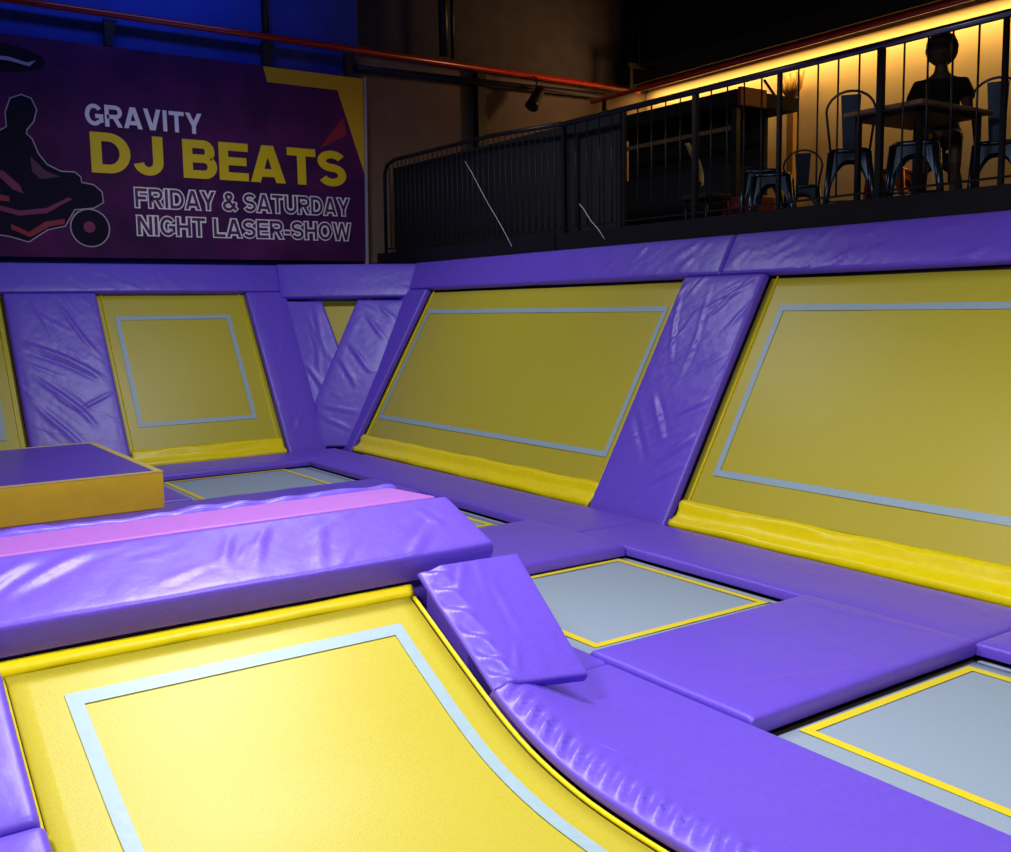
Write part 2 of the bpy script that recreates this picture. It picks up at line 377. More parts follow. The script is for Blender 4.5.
# ------------------------------------------------------------------ steel deck under the floor pads
dk = thing('steel_deck', 'dark steel framework in the gaps under the floor pads', 'frame', (3.5, 6, -.6))
mb = MB(); c0 = Vector((3.5, 6, -.6))
def dbox(x0, y0, x1, y1, z0=-.14, z1=-.075): mb.box(Vector((x0, y0, z0))-c0, Vector((x1, y1, z1))-c0)
dbox(2.74, .9, 3.12, 11.7); dbox(4.81, .9, 5.45, 11.7)
for y0, y1 in ((2.80, 3.76), (5.48, 6.52), (8.38, 9.25), (10.97, 11.65)): dbox(3.121, y0, 4.809, y1)
dbox(2.26, .9, 2.739, 3.2); dbox(2.26, 6.6, 2.739, 11.7); dbox(-.4, 8.4, 2.25, 11.7)
mb.build('beam_grid', 'dark_frame', dk)
for x, y in ((3.0, 1.2), (5.2, 1.2), (3.0, 6), (5.2, 6), (3.0, 11.4), (5.2, 11.4), (0, 9), (0, 11.4)):
    MB().box(Vector((x-.04, y-.04, -.6))-c0, Vector((x+.04, y+.04, -.14))-c0).build('leg', 'dark_frame', dk)

# ------------------------------------------------------------------ grey floor trampolines
def floor_bed(x0, x1, y0, y1, tx0, tx1, ty0, ty1, label):
    c = Vector(((x0+x1)/2, (y0+y1)/2, -.09))
    root = thing('floor_trampoline', label, 'trampoline', c, 0, 'grey floor trampolines')
    Q = lambda a, b, n: Vector((a, b, n))-c
    sheet('mat', 'grey_mesh', root, Q, x0+.02, x1-.06, y0+.02, y1-.05, 20, 20, .006, -.05, .004)
    sheet('edge_webbing', 'grey_mesh', root, Q, x1-.04, x1-.005, y0+.02, y1-.05, 2, 20, .006, -.052)
    strip_ring('tape_border', 'yellow_tape', root, Q, tx0*1.0285, tx1*1.0285, ty0*1.0285, ty1*1.0285, .048, -.0455)
    MB().tube([Q(x0, y0, -.085), Q(x1, y0, -.085), Q(x1, y1, -.085), Q(x0, y1, -.085)], .022, 8, True).build('steel_frame', 'dark_frame', root, True)
floor_bed(3.15, 4.775, 3.80, 5.455, 3.25, 4.57, 3.92, 5.25, 'grey floor trampoline with a full yellow square, in front of the wide strut pad')
floor_bed(3.15, 4.775, 1.15, 2.775, 3.26, 4.50, 1.30, 2.63, 'grey floor trampoline at the lower right, cut off by the frame')
floor_bed(3.15, 4.775, 6.54, 8.36, 3.30, 4.52, 6.72, 8.1, 'small wedge of grey floor trampoline seen past the end of the pink-topped divider')
floor_bed(2.92, 4.775, 9.27, 10.95, 3.0, 4.34, 9.20, 10.6, 'far grey floor trampoline below the back wall, right of the foam box')

# ------------------------------------------------------------------ purple floor pads
GF = 'purple pads covering the trampoline floor'
def fpad(label, x0, x1, y0, y1, t=.065, z=-.04, **k):
    return pad('floor_pad', label, [(x0, y0, z), (x0, y1, z)], [(x1, y0, z), (x1, y1, z)], (0, 0, 1), t=t, group=GF, **k)
fpad('purple wall-side floor pad beside the grey trampoline at the lower right', 4.79, 5.52, 1.0, 2.78, cell=.035, folds=8, fh=.005, seed=21)
fpad('purple wall-side floor pad beyond the broad cross pad, ending below the strut pad', 4.79, 5.52, 2.79, 6.0, cell=.035, folds=14, fh=.004, seed=22)
fpad('long purple wall-side floor pad along the farther long yellow trampoline', 4.79, 5.52, 6.01, 10.93, cell=.04, folds=16, fh=.005, seed=23)
fpad('purple floor pad under the back wall, ending at the corner', -.8, 5.48, 10.94, 11.70, cell=.045, folds=14, fh=.004, seed=24)
fpad('broad smooth purple cross pad between the two nearest grey trampolines', 3.125, 4.78, 2.76, 3.82, t=.085, cell=.03, folds=16, fh=.004, seed=25, r=.028, creases=((.02, .35, .5, .05, .02, .006), (.9, .97, .97, .1, .02, .01)))
fpad('purple cross pad between the small grey wedge and the middle grey trampoline', 2.74, 4.78, 5.42, 6.56, t=.085, cell=.03, folds=18, fh=.006, seed=26, r=.028)
fpad('far purple cross pad between the box, the far grey trampoline and the divider', -.8, 4.78, 8.33, 9.30, t=.065, cell=.045, folds=12, fh=.008, seed=27)
fpad('purple floor pad strip beside the right end of the foam box', -.8, 2.93, 9.39, 10.93, t=.065, cell=.045, folds=6, fh=.004, seed=28)
fpad('purple floor pad strip hidden mostly behind the pink-topped divider', 2.74, 3.19, 6.61, 8.32, t=.045, cell=.045, folds=4, fh=.004, seed=29)
fpad('purple floor pad between the short tilted slab and the grey trampoline', 2.74, 3.16, 3.69, 5.41, t=.06, cell=.03, folds=8, fh=.004, seed=30)

# profile of the inclined foreground bed: height of its surface against Y
PROF = [(0.0, 0), (2.2, 0), (2.5, .004), (2.74, .022), (3.0, .072), (3.21, .145), (3.51, .285), (3.8, .43), (3.95, .505), (4.6, .83)]
def zb(y):
    for i in range(len(PROF)-1):
        (a, za), (b, zb_) = PROF[i], PROF[i+1]
        if y <= b:
            m0 = (zb_-PROF[i-1][1])/(b-PROF[i-1][0]) if i > 0 else 0
            nx = PROF[i+2] if i+2 < len(PROF) else PROF[i+1]
            m1 = (nx[1]-za)/(nx[0]-a); h = b-a; t = (y-a)/h
            return (2*t**3-3*t*t+1)*za+(t**3-2*t*t+t)*h*m0+(-2*t**3+3*t*t)*zb_+(t**3-t*t)*h*m1
    return PROF[-1][1]
zp = lambda y: zb(y)-.005
# large yellow inclined bed in the foreground
fb = thing('ramp_trampoline', 'big bright yellow trampoline in front, curving up to the purple-padded divider', 'trampoline', (1.35, 2.5, 0), 0)
fc = Vector((1.35, 2.5, 0))
def PF(a, b, n=0):
    sl = (zb(b+.01)-zb(b-.01))/.02; nn = Vector((0, -sl, 1)).normalized()
    return Vector((a, b, zb(b)-.02))+nn*n-fc
sheet('mat', 'yellow_mesh', fb, PF, .518, 2.168, 1.0, 3.912, 24, 60, .008, 0)
strip_ring('tape_border', 'blue_grey_tape', fb, lambda a, b, n: PF(a, b, n), (.77, .685), (2.035, 2.045), (1.5, 1.5), (3.78, 3.78), .055, .004)
def side(x, n, y1=3.90): return [PF(x, 1.0+(y1-1.0)*i/40, n) for i in range(41)]
MB().tube(side(2.184, .004), .010, 8).build('edge_binding', 'yellow_vinyl', fb, True)
MB().tube(side(.504, .004), .010, 8).build('edge_binding', 'yellow_vinyl', fb, True)
V = []
for i in range(61):
    x = .48+(2.2-.48)*i/60
    for k, (dy, dz) in enumerate(((.012, -.03), (.010, .0), (.014, .012), (.024, .024), (.036, .032), (.055, .034), (.055, -.03))):
        wv = .004*noise.noise(Vector((x*5, k*.5, 2)))
        V.append(Vector((x, 3.912+dy+wv, zb(3.912)-.01+dz+wv*.6))-fc)
F = []
for i in range(60):
    for k in range(7): F.append((i*7+k, i*7+(k+1) % 7, i*7+7+(k+1) % 7, i*7+7+k))
F += [tuple(range(7)), tuple(range(60*7, 61*7))]
mesh('top_skirt', V, F, 'yellow_vinyl', fb, True)
MB().tube(side(.47, -.05)+side(2.2, -.05)[::-1], .025, 8, True).build('steel_frame', 'dark_frame', fb, True)
struct(MB().box((-.9, .2, -.3), (2.2, 3.8, -.24)).build('floor_pit', 'dark_gap'))
# curved pad to the right of it
def curve_fn(u, v):
    y = 3.66+(.9-3.66)*v; x = 2.2+(3.115-2.2)*u
    lift = zp(min(y, 3.3)) if y < 3.3 else zp(3.3)*(1-sm((y-3.3)/.12))
    return Vector((x, y, lift*(1-sm((x-2.2)/.62))-.045*sm(u*1.3)))
pad('floor_pad', 'long purple floor pad with a gathered shiny edge curving along the big yellow trampoline', [(2.2, 3.66, 0), (2.2, .9, 0)], [(3.115, 3.66, 0), (3.115, .9, 0)], (0, 0, 1), t=.07, r=.015, cell=.013, folds=0, seed=31, fn=curve_fn, cham=('u0', .12, .035), gather=('u0', .15, 11.5, .036), group=GF, puff=.002)
def slab_fn(u, v):
    y = 3.30+(3.90-3.30)*v; x = 2.2+(.48+.06*v)*u
    return Vector((x, y, .20+(.56-.20)*v-.015*u-.045*u*(1-v)))
pad('ramp_slab', 'short purple slab tilted up towards the divider, overlapping the curved pad', [(2.2, 3.3, 0), (2.2, 3.95, .33)], [(2.7, 3.3, 0), (2.7, 3.95, .33)], (0, -.45, .89), t=.05, r=.014, cell=.012, folds=6, fang=75, fh=.005, flen=.4, seed=32, fn=slab_fn, cham=('u0', .10, .03), gather=('u0', .12, 8, .028), group=GF, puff=.0)
o = MB().prism([(2.24, 3.55, .03), (2.24, 3.89, .03), (2.24, 3.89, .52), (2.24, 3.56, .32)], (.36, 0, 0)).build('slab_support', 'purple_vinyl')
tag(bevel(o, .01), 'dark purple wedge holding up the short tilted slab', 'foam wedge')
# pads at the left edge
def left_fn(y0, y1, x0=-.5, x1=.5):
    def f(u, v):
        y = y0+(y1-y0)*v
        return Vector((x0+(x1-x0)*u, y, zp(y)-.01))
    return f
pad('floor_pad', 'purple pad at the left edge sloping up beside the big yellow trampoline', [(-.5, 3.25, .2), (-.5, 3.92, .5)], [(.5, 3.25, .2), (.5, 3.92, .5)], (0, -.42, .9), t=.07, r=.035, cell=.02, folds=12, fang=70, fh=.007, seed=33, fn=left_fn(3.27, 3.90), group=GF)
pad('floor_pad', 'purple pad in the lower left corner of the photo, below the sloping one', [(-.5, .9, 0), (-.5, 3.24, .2)], [(.5, .9, 0), (.5, 3.24, .2)], (0, -.1, 1), t=.07, r=.035, cell=.03, folds=10, fang=70, fh=.006, seed=34, fn=left_fn(.9, 3.25, x1=.51), group=GF)

# ------------------------------------------------------------------ divider with the pink top
dv = thing('padded_divider', 'low divider across the court with a pink strip along its top', 'divider', (1.0, 4.5, 0))
dc = Vector((1.0, 4.5, 0)); X0, X1 = -.7, 2.63
def L(p): return Vector(p)-dc
MB().prism([L(p) for p in ((X0+.03, 3.99, -.6), (X0+.03, 5.2, -.6), (X0+.03, 5.2, .42), (X0+.03, 4.7, .70), (X0+.03, 4.3, .70), (X0+.03, 3.99, .53))], (X1-X0-.06, 0, 0)).build('core', 'purple_vinyl', dv)
sl = Vector((0, -.3714, .9285))
pad('near_pad', '', [L(Vector((X0, 3.90, .66))-sl*.145), L(Vector((X1, 3.90, .66))-sl*.145)], [L(Vector((X0, 4.315, .826))-sl*.145), L(Vector((X1-.01, 4.315, .826))-sl*.145)], sl, t=.14, r=.03, cell=.022, folds=26, fang=62, flen=.30, fh=.007, seed=41, parent=dv, puff=.006,
    creases=((.05, .30, .95, .43, .03, .02), (.1, .27, .9, .37, .025, -.012), (.02, .22, .8, .33, .025, .016), (.3, .36, .95, .5, .03, .012), (.25, .62, .85, .66, .02, .012), (.2, .66, .9, .71, .02, .012), (.35, .95, .8, .93, .02, .01), (.1, .74, .7, .78, .02, .009)))
pad('pink_top', '', [L((X0, 4.325, .735)), L((2.56, 4.325, .735))], [L((X0, 4.69, .735)), L((2.50, 4.69, .735))], (0, 0, 1), t=.085, r=.012, cell=.03, folds=0, seed=42, parent=dv, m='pink_vinyl', rough=.001, puff=0)
def far_fn(u, v):
    x = X0+(2.56-X0)*v; y = 4.70+.5*u
    return L((x, y, .750+.022*noise.noise(Vector((x*2.2, 1, 1)))*max(0, 1-abs(u-.12)*5)+.014*noise.noise(Vector((x*9, 2, 1)))*max(0, 1-u*4)-.36*u*u-.05*u))
pad('far_pad', '', [L((X0, 4.7, .7)), L((2.56, 4.7, .7))], [L((X0, 5.2, .45)), L((2.56, 5.2, .45))], (0, .3, .95), t=.085, r=.03, cell=.022, folds=40, fang=80, flen=.3, fh=.012, seed=43, fn=far_fn, parent=dv)

# ------------------------------------------------------------------ foam box
bx = thing('foam_box', 'low yellow-sided foam box with a purple top and cream edging', 'box', (1.0, 10.3, .03))
bc = Vector((1.0, 10.3, .03)); bx0, bx1, by0, by1, bz = -.7, 2.57, 9.03, 11.60, .355
bevel(MB().box(Vector((bx0, by0, .03))-bc, Vector((bx1, by1, bz))-bc).build('body', 'orange_vinyl', bx), .012)
MB().prism([Vector(p)-bc for p in ((bx0+.05, by0+.06, bz+.001), (bx1-.07, by0+.06, bz+.001), (bx1-.07, by1-.06, bz+.001), (bx0+.05, by1-.06, bz+.001))], (0, 0, .006)).build('top_panel', 'purple_vinyl', bx)
mb = MB()
for a, b in (((bx0, by0), (bx1, by0+.055)), ((bx0, by1-.055), (bx1, by1)), ((bx1-.065, by0+.056), (bx1, by1-.056)), ((bx0, by0+.056), (bx0+.045, by1-.056))):
    mb.box(Vector((*a, bz+.001))-bc, Vector((*b, bz+.010))-bc)
mb.build('top_piping', 'cream_piping', bx)

# ------------------------------------------------------------------ banner
BY = 13.40
bn = thing('banner', 'dark purple event banner with white and yellow lettering hung high on the back wall', 'banner', (4.2, BY, 2.4))
bo = Vector((4.2, BY, 2.4))
def flat(name, pts, m, dy, th=.002):
    return MB().prism([Vector((x, BY-dy, z))-bo for x, z in pts], (0, th, 0)).build(name, m, bn)
V = []; F = []
MB().prism([Vector((x, BY, z))-bo for x, z in ((1.4, 2.44), (6.86, 2.44), (6.92, 5.01), (1.4, 5.0))], (0, .012, 0)).build('sheet', 'banner_print', bn)
MB().prism([Vector((x, BY-.006, z))-bo for x, z in ((6.855, 2.36), (6.90, 2.36), (6.955, 5.02), (6.915, 5.02))], (0, .03, 0)).build('edge_strip', 'banner_edge', bn)
flat('gold_corner', ((5.42, 5.0), (5.47, 4.80), (6.50, 4.80), (6.88, 3.68), (6.90, 5.0)), 'print_gold', .004)
flat('red_glow_wedge', ((6.58, 4.45), (6.62, 4.2), (6.2, 3.98), (6.25, 4.05)), 'print_red', .003)
# heavy sans lettering drawn as strokes in a cell 1 high
def glyph(ch, w, t, o):
    """list of polygons; o grows every stroke outwards"""
    h = t/2; P = []; T = t+2*o
    def rib(pts, e0=o, e1=o):
        p = [Vector(q) for q in pts]; p = [q for i, q in enumerate(p) if i == 0 or (q-p[i-1]).length > 1e-4]; n = len(p)
        if e0: p[0] = p[0]-(p[1]-p[0]).normalized()*e0
        if e1: p[-1] = p[-1]+(p[-1]-p[-2]).normalized()*e1
        a = []; b = []
        for i in range(n):
            d0 = (p[i]-p[i-1]).normalized() if i else (p[1]-p[0]).normalized()
            d1 = (p[i+1]-p[i]).normalized() if i < n-1 else d0
            m = (Vector((-d0.y, d0.x))+Vector((-d1.y, d1.x))); m = m/max(.4, m.length**2)*2
            a.append(p[i]+m*T/2); b.append(p[i]-m*T/2)
        for i in range(n-1): P.append([a[i], b[i], b[i+1], a[i+1]])
    def dia(x0, y0, x1, y1, k=1.08):
        tw = t*k/2+o*1.15; dx = (x1-x0)/(y1-y0)*o; P.append([(x0-dx-tw, y0-o), (x0-dx+tw, y0-o), (x1+dx+tw, y1+o), (x1+dx-tw, y1+o)])
    def arc(cx, cy, rx, ry, a0, a1, n=14): return [(cx+rx*math.cos(rad(a0+(a1-a0)*i/n)), cy+ry*math.sin(rad(a0+(a1-a0)*i/n))) for i in range(n+1)]
    if ch == 'G': rib(arc(w/2, .5, w/2-h, .5-h, 38, 318, 22)); rib([(w-h, .5), (w-h, .16)]); rib([(w*.56, .42+h*.3), (w, .42+h*.3)], o, o)
    elif ch in 'RP':
        rib([(h, 0), (h, 1)]); r = (1-h-.47)/2; rib([(h, 1-h)]+arc(w*.62, .47+r, w-h-w*.62, r, 90, -90, 12)+[(h, .47)], 0, 0)
        if ch == 'R': dia(w-h*1.05, 0, w*.55, .45, 1.15)
    elif ch == 'A': dia(h*1.05, 0, w/2-h*.25, 1); dia(w-h*1.05, 0, w/2+h*.25, 1); rib([(w*.22, .26), (w*.78, .26)], 0, 0)
    elif ch == 'V': dia(w/2-h*.25, 0, h*1.05, 1); dia(w/2+h*.25, 0, w-h*1.05, 1)
    elif ch == 'W':
        for x0, x1 in ((.27, .0), (.27, .5), (.73, .5), (.73, 1)): dia(w*x0, 0, h+(w-2*h)*x1, 1, .95)
    elif ch == 'I': rib([(w/2, 0), (w/2, 1)])
    elif ch == 'T': rib([(0, 1-h), (w, 1-h)]); rib([(w/2, 0), (w/2, 1-h)], o, 0)
    elif ch == 'Y': rib([(w/2, 0), (w/2, .45)], o, 0); dia(w/2, .38, h*1.1, 1, 1.15); dia(w/2, .38, w-h*1.1, 1, 1.15)
    elif ch == 'D': rib([(h, 0), (h, 1)]); rib([(h, 1-h)]+arc(w*.45, .5, w-h-w*.45, .5-h, 90, -90, 16)+[(h, h)], 0, 0)
    elif ch == 'J': rib([(w-h, 1), (w-h, .34)]+arc(w/2, .34, w/2-h, .34-h, 0, -170, 12), o, o)
    elif ch == 'B':
        rib([(h, 0), (h, 1)]); r = (1-h-.52)/2
        rib([(h, 1-h)]+arc(w*.62, .52+r, w*.94-h-w*.62, r, 90, -90, 10)+[(h, .52)], 0, 0); r = (.52-h)/2
        rib([(h, .52)]+arc(w*.62, h+r, w-h-w*.62, r, 90, -90, 10)+[(h, h)], 0, 0)
    elif ch == 'E': rib([(h, 0), (h, 1)]); [rib([(h, y), (w*k, y)], 0, o) for y, k in ((1-h, 1), (.51, .94), (h, 1))]
    elif ch == 'F': rib([(h, 0), (h, 1)]); [rib([(h, y), (w*k, y)], 0, o) for y, k in ((1-h, 1), (.49, .9))]
    elif ch == 'L': rib([(h, 0), (h, 1)]); rib([(h, h), (w, h)], 0, o)
    elif ch == 'H': rib([(h, 0), (h, 1)]); rib([(w-h, 0), (w-h, 1)]); rib([(h, .51), (w-h, .51)], 0, 0)
    elif ch == 'N': rib([(h, 0), (h, 1)]); rib([(w-h, 0), (w-h, 1)]); dia(w-h*1.1, 0, h*1.1, 1, 1.1)
    elif ch == 'U': rib([(h, 1), (h, .36)]+arc(w/2, .36, w/2-h, .36-h, 180, 360, 14)+[(w-h, 1)])
    elif ch == 'O': rib(arc(w/2, .5, w/2-h, .5-h, 0, 360, 28), 0, 0)
    elif ch == 'S':
        r1 = (1-h-.52)/2; r2 = (.52-h)/2
        rib(arc(w/2, .52+r1, w/2-h, r1, 25, 180, 10)+arc(w/2, .52+r1, w/2-h, r1, 180, 262, 5)+arc(w/2, h+r2, w/2-h, r2, 80, 0, 5)+arc(w/2, h+r2, w/2-h, r2, 0, -155, 10))
    elif ch == '&': rib([(w-h*.2, .06), (w*.30, .68)]+arc(w*.46, .78, w*.20, .22-h, 190, -20, 10)+[(w*.5, .54), (w*.22, .42)]+arc(w*.42, .28, w*.42-h, .28-h, 140, 300, 10)+[(w*.78, .22), (w*.88, .46)])
    elif ch == '-': rib([(0, .36), (w, .36)])
    return P
WID = dict(zip('GRAVITYDJBESFUNHLOW-&', (.80, .78, .84, .80, .25, .72, .80, .78, .62, .76, .68, .74, .66, .78, .76, .76, .64, .84, 1.14, .36, .82)))
def text(name, s_, x0, x1, z0, z1, m, t, dy, o=0.0, gap=.07):
    tot = sum((WID.get(c, .3)+gap) for c in s_)-gap; sx = (x1-x0)/tot; sz_ = z1-z0; x = 0; mb = MB(); k = 0
    for c in s_:
        w_ = WID.get(c, .3)
        if c != ' ':
            for pl in glyph(c, w_, t, o):
                k = (k+1) % 7
                mb.prism([Vector((x0+(x+p[0])*sx, BY-dy-.00012*k, z0+p[1]*sz_))-bo for p in pl], (0, .0016, 0))
        x += w_+gap
    return mb.build(name, m, bn)
text('lettering', 'GRAVITY', 3.11, 4.55, 4.04, 4.30, 'print_white', .19, .006)
text('lettering', 'DJ', 3.15, 4.03, 3.475, 3.965, 'print_yellow', .215, .006, gap=.05)
text('lettering', 'BEATS', 4.28, 6.59, 3.475, 3.965, 'print_yellow', .215, .006, gap=.05)
for s_, x0, x1, z0, z1 in (('FRIDAY & SATURDAY', 3.65, 6.62, 3.075, 3.315), ('NIGHT LASER-SHOW', 3.66, 6.63, 2.73, 2.97)):
    text('lettering_outline', s_, x0, x1, z0, z1, 'print_white', .21, .006, .055)
    text('lettering', s_, x0, x1, z0, z1, 'print_maroon', .17, .0095, -.01)
# rider printed on the banner
body = [(1.5, 3.95), (1.9, 3.93), (2.15, 3.89), (2.23, 3.94), (2.23, 4.11), (2.29, 4.27), (2.41, 4.32), (2.51, 4.29), (2.56, 4.17), (2.52, 4.03), (2.44, 3.93), (2.43, 3.88), (2.49, 3.82), (2.55, 3.65), (2.64, 3.53), (2.79, 3.46), (2.95, 3.46), (3.01, 3.41), (3.02, 3.34), (3.16, 3.32), (3.25, 3.24), (3.26, 3.12), (3.15, 3.05), (2.92, 3.02), (2.80, 2.82), (2.60, 2.77), (2.38, 2.62), (2.18, 2.68), (1.9, 2.72), (1.5, 2.75)]
def grow(pts, d):
    n = len(pts); out = []
    for i in range(n):
        a, b, c = Vector(pts[i-1]), Vector(pts[i]), Vector(pts[(i+1) % n]); t = (c-a).normalized(); out.append((b.x+(-t.y)*d, b.y+t.x*d))
    return out
flat('rider_outline', grow(body, .014), 'print_outline', .004)
flat('rider_print', body, 'print_dark', .0065)
wh = [(3.09+.235*math.cos(i*math.pi/16), 2.80+.235*math.sin(i*math.pi/16)) for i in range(32)]
flat('wheel_outline', wh, 'print_outline', .0085)
flat('wheel_print', [(3.09+.22*math.cos(i*math.pi/16), 2.80+.22*math.sin(i*math.pi/16)) for i in range(32)], 'print_dark', .0105)
flat('wheel_hub', [(3.08+.07*math.cos(i*math.pi/8), 2.81+.07*math.sin(i*math.pi/8)) for i in range(16)], 'print_glow', .0125)
flat('arm_gap', ((2.46, 3.62), (2.62, 3.46), (2.78, 3.40), (2.56, 3.36), (2.47, 3.44)), 'print_maroon', .009)
flat('pink_streak', ((1.9, 3.20), (2.2, 3.14), (2.2, 3.08), (1.9, 3.10)), 'print_red', .009)
flat('pink_streak', ((2.2, 2.76), (2.40, 2.67), (2.62, 2.80), (2.80, 2.84), (2.80, 2.90), (2.58, 2.86), (2.39, 2.73), (2.2, 2.82)), 'print_red', .009)
flat('purple_streak', ((1.9, 3.02), (2.3, 2.92), (2.6, 2.96), (2.9, 3.14), (2.86, 3.16), (2.6, 3.02), (2.3, 2.98), (1.9, 3.08)), 'print_glow', .009)
flat('shirt_highlight', ((2.05, 3.42), (2.15, 3.44), (2.32, 3.28), (2.36, 3.18), (2.25, 3.22)), 'print_glow', .009)
flat('badge_print', [(2.02+.68*math.cos(i*math.pi/16), 4.73+.17*math.sin(i*math.pi/16)) for i in range(32)], 'print_dark', .004)
flat('badge_mark', ((1.7, 4.74), (2.3, 4.745), (2.50, 4.70), (2.60, 4.74), (2.52, 4.66), (2.3, 4.70), (1.7, 4.70)), 'print_outline', .0065)

# ------------------------------------------------------------------ pipes and brackets of the back wall and balcony
def pipe(name, pts, r, m, label, n=10):
    return tag(MB().tube(pts, r, n).build(name, m, None, True), label, 'pipe')
pipe('sprinkler_pipe', [(-1, 13.45, 5.42), (12.2, 13.45, 5.38)], .045, 'red_pipe', 'red sprinkler pipe running along the back wall above the banner')
pipe('conduit_pipe', [(6.85, 13.5, 5.16), (11.45, 13.5, 5.24), (11.47, 13.5, 5.2), (11.47, 13.5, 4.6)], .05, 'dark_frame', 'dark conduit under the red pipe, turning down near the far corner')
pipe('sprinkler_pipe', [(12.0, 13.2, 5.36), (12.0, 1.0, 5.42)], .05, 'red_pipe', 'shiny red sprinkler pipe running overhead above the seating area')
pipe('sprinkler_pipe', [(7.62, 2.5, 4.06), (7.62, 9.2, 4.04)], .022, 'red_pipe', 'thin red pipe close above the handrail of the seating area')
pipe('hanging_bracket', [(7.62, 3.2, 4.05), (7.62, 3.2, 7.2)], .008, 'dark_frame', 'thin dark rod holding up the thin red pipe above the handrail')
pipe('drop_pipe', [(8.2, 13.3, 7.2), (8.2, 13.3, 5.45)], .07, 'black_steel', 'thick dark vertical pipe above the red pipe, right of the banner')
pipe('drop_pipe', [(8.42, 13.4, 7.2), (8.42, 13.4, 5.45)], .03, 'black_steel', 'thin dark vertical pipe beside the thick one, right of the banner')
for i, (x, w_, lab) in enumerate(((3.46, .09, 'dark bracket above the left half of the banner'), (5.5, .10, 'dark bracket post above the middle of the banner'), (6.72, .10, 'dark bracket above the gold corner of the banner'))):
    root = thing('pipe_bracket', lab, 'bracket', (x, 13.5, 5.27))
    MB().box((-w_/2, -.04, -.24), (w_/2, .04, .07)).build('post', 'dark_frame', root)
    MB().prism([(w_/2+.001, -.03, .07), (w_/2+.07, -.03, .07), (w_/2+.001, -.03, -.15)], (0, .06, 0)).build('gusset', 'dark_frame', root)
pipe('drop_pipe', [(5.5, 13.45, 7.2), (5.5, 13.45, 5.46)], .05, 'black_steel', 'dark vertical pipe dropping to the red pipe above the middle of the banner')
tag(MB().box((8.96, 13.56, 2.42), (9.12, 13.70, 5.36)).build('steel_post', 'black_steel'), 'dark square post standing against the warm-lit back wall behind the barrier', 'post')
sp = thing('spotlight', 'dark tilted spotlight hanging under the red pipe on the back wall', 'lamp', (9.9, 13.30, 5.12))
MB().tube([(0, .10, .24), (0, 0, .20), (0, 0, 0)], .015, 8).build('bracket', 'black_steel', sp)
MB().tube([(.10, 0, .06), (.05, 0, 0), (-.12, -.05, -.22), (-.15, -.06, -.26)], [.06, .085, .10, .11], 14).build('housing', 'black_steel', sp, True)
tr = thing('pipe_hanger', 'dark trapeze bracket below the ceiling near the far corner, by the red pipes', 'bracket', (11.9, 12.9, 5.5))
MB().box((-.45, -.03, .1), (.25, .03, .16)).build('crossbar', 'black_steel', tr)
MB().box((-.42, -.03, -.25), (-.36, .03, .1)).build('rod', 'black_steel', tr)
MB().tube([(-.2, 0, .16), (-.2, 0, 1.7)], .012, 6).build('rod', 'black_steel', tr)

# ------------------------------------------------------------------ railing of the seating area
rl = thing('railing', 'black railing of thin upright bars with a shiny round handrail', 'railing', (7.1, 6, 2.42))
ro = Vector((7.1, 6, 2.42))
MB().tube([Vector((7.1, 2.6, 3.72))-ro, Vector((7.1, 9.08, 3.73))-ro], .030, 12).build('handrail', 'steel_rail', rl, True)
MB().box(Vector((7.085, 2.6, 2.60))-ro, Vector((7.115, 9.08, 2.615))-ro).build('bottom_rail', 'black_steel', rl)
MB().box(Vector((6.995, 2.6, 2.34))-ro, Vector((7.028, 9.08, 2.545))-ro).build('kick_plate', 'black_steel', rl)
y = 3.05; posts = [3.05, 4.05+.0, 5.05, 6.04, 7.05, 8.05, 9.06]
for i in range(31):
    y = 3.05+.2*i
    if i % 5 == 0:
        r_ = .024 if i % 10 == 0 else .017
        MB().box(Vector((7.1-r_, y-r_, 2.42))-ro, Vector((7.1+r_, y+r_, 3.70))-ro).build('post', 'black_steel', rl)
    else:
        MB().tube([Vector((7.1, y, 2.608))-ro, Vector((7.1, y, 3.70))-ro], .0085, 6).build('baluster', 'black_steel', rl, True)
MB().tube([Vector((7.12, 6.06, 3.45))-ro, Vector((7.12, 6.24, 3.68))-ro], .012, 6).build('brace', 'black_steel', rl, True)
fr = thing('railing', 'dark barrier panel with a rounded corner, nearest the banner', 'railing', (7.1, 11, 2.42))
ro = Vector((7.1, 11, 2.42))
MB().tube([Vector(p)-ro for p in ((7.1, 9.10, 3.74), (7.1, 10.5, 3.81), (7.1, 12.9, 3.83), (7.1, 13.12, 3.78), (7.1, 13.2, 3.66), (7.1, 13.22, 2.43))], .026, 10).build('top_tube', 'black_steel', fr, True)
MB().box(Vector((7.085, 9.10, 2.60))-ro, Vector((7.115, 13.2, 2.62))-ro).build('bottom_rail', 'black_steel', fr)
MB().box(Vector((6.995, 9.10, 2.34))-ro, Vector((7.028, 13.3, 2.545))-ro).build('kick_plate', 'black_steel', fr)
for i in range(33):
    y = 9.22+.12*i; zt = 3.74+.07*min(1, (y-9.1)/1.4)
    MB().tube([Vector((7.1, y, 2.61))-ro, Vector((7.1, y, zt))-ro], .0075, 6).build('baluster', 'dark_frame', fr, True)
tag(MB().box((7.30, 8.35, 2.42), (7.34, 13.3, 3.77)).build('privacy_screen', 'black_cloth'), 'black screen standing behind the far barrier panels', 'screen')
for a, b, lab in (((6.98, 10.88, 3.55), (6.98, 9.90, 2.46), 'longer thin white cord slanting across the dark far barrier'), ((6.98, 8.64, 2.83), (6.98, 8.23, 2.44), 'shorter white cord slanting down to the top pad, in front of the dark railing')):
    pts = [Vector(a).lerp(Vector(b), t/6)+Vector((0, 0, .01*math.sin(t*1.7))) for t in range(7)]
    tag(MB().tube(pts, .0035, 6).build('white_cord', 'cord_white', None, True), lab, 'cord')

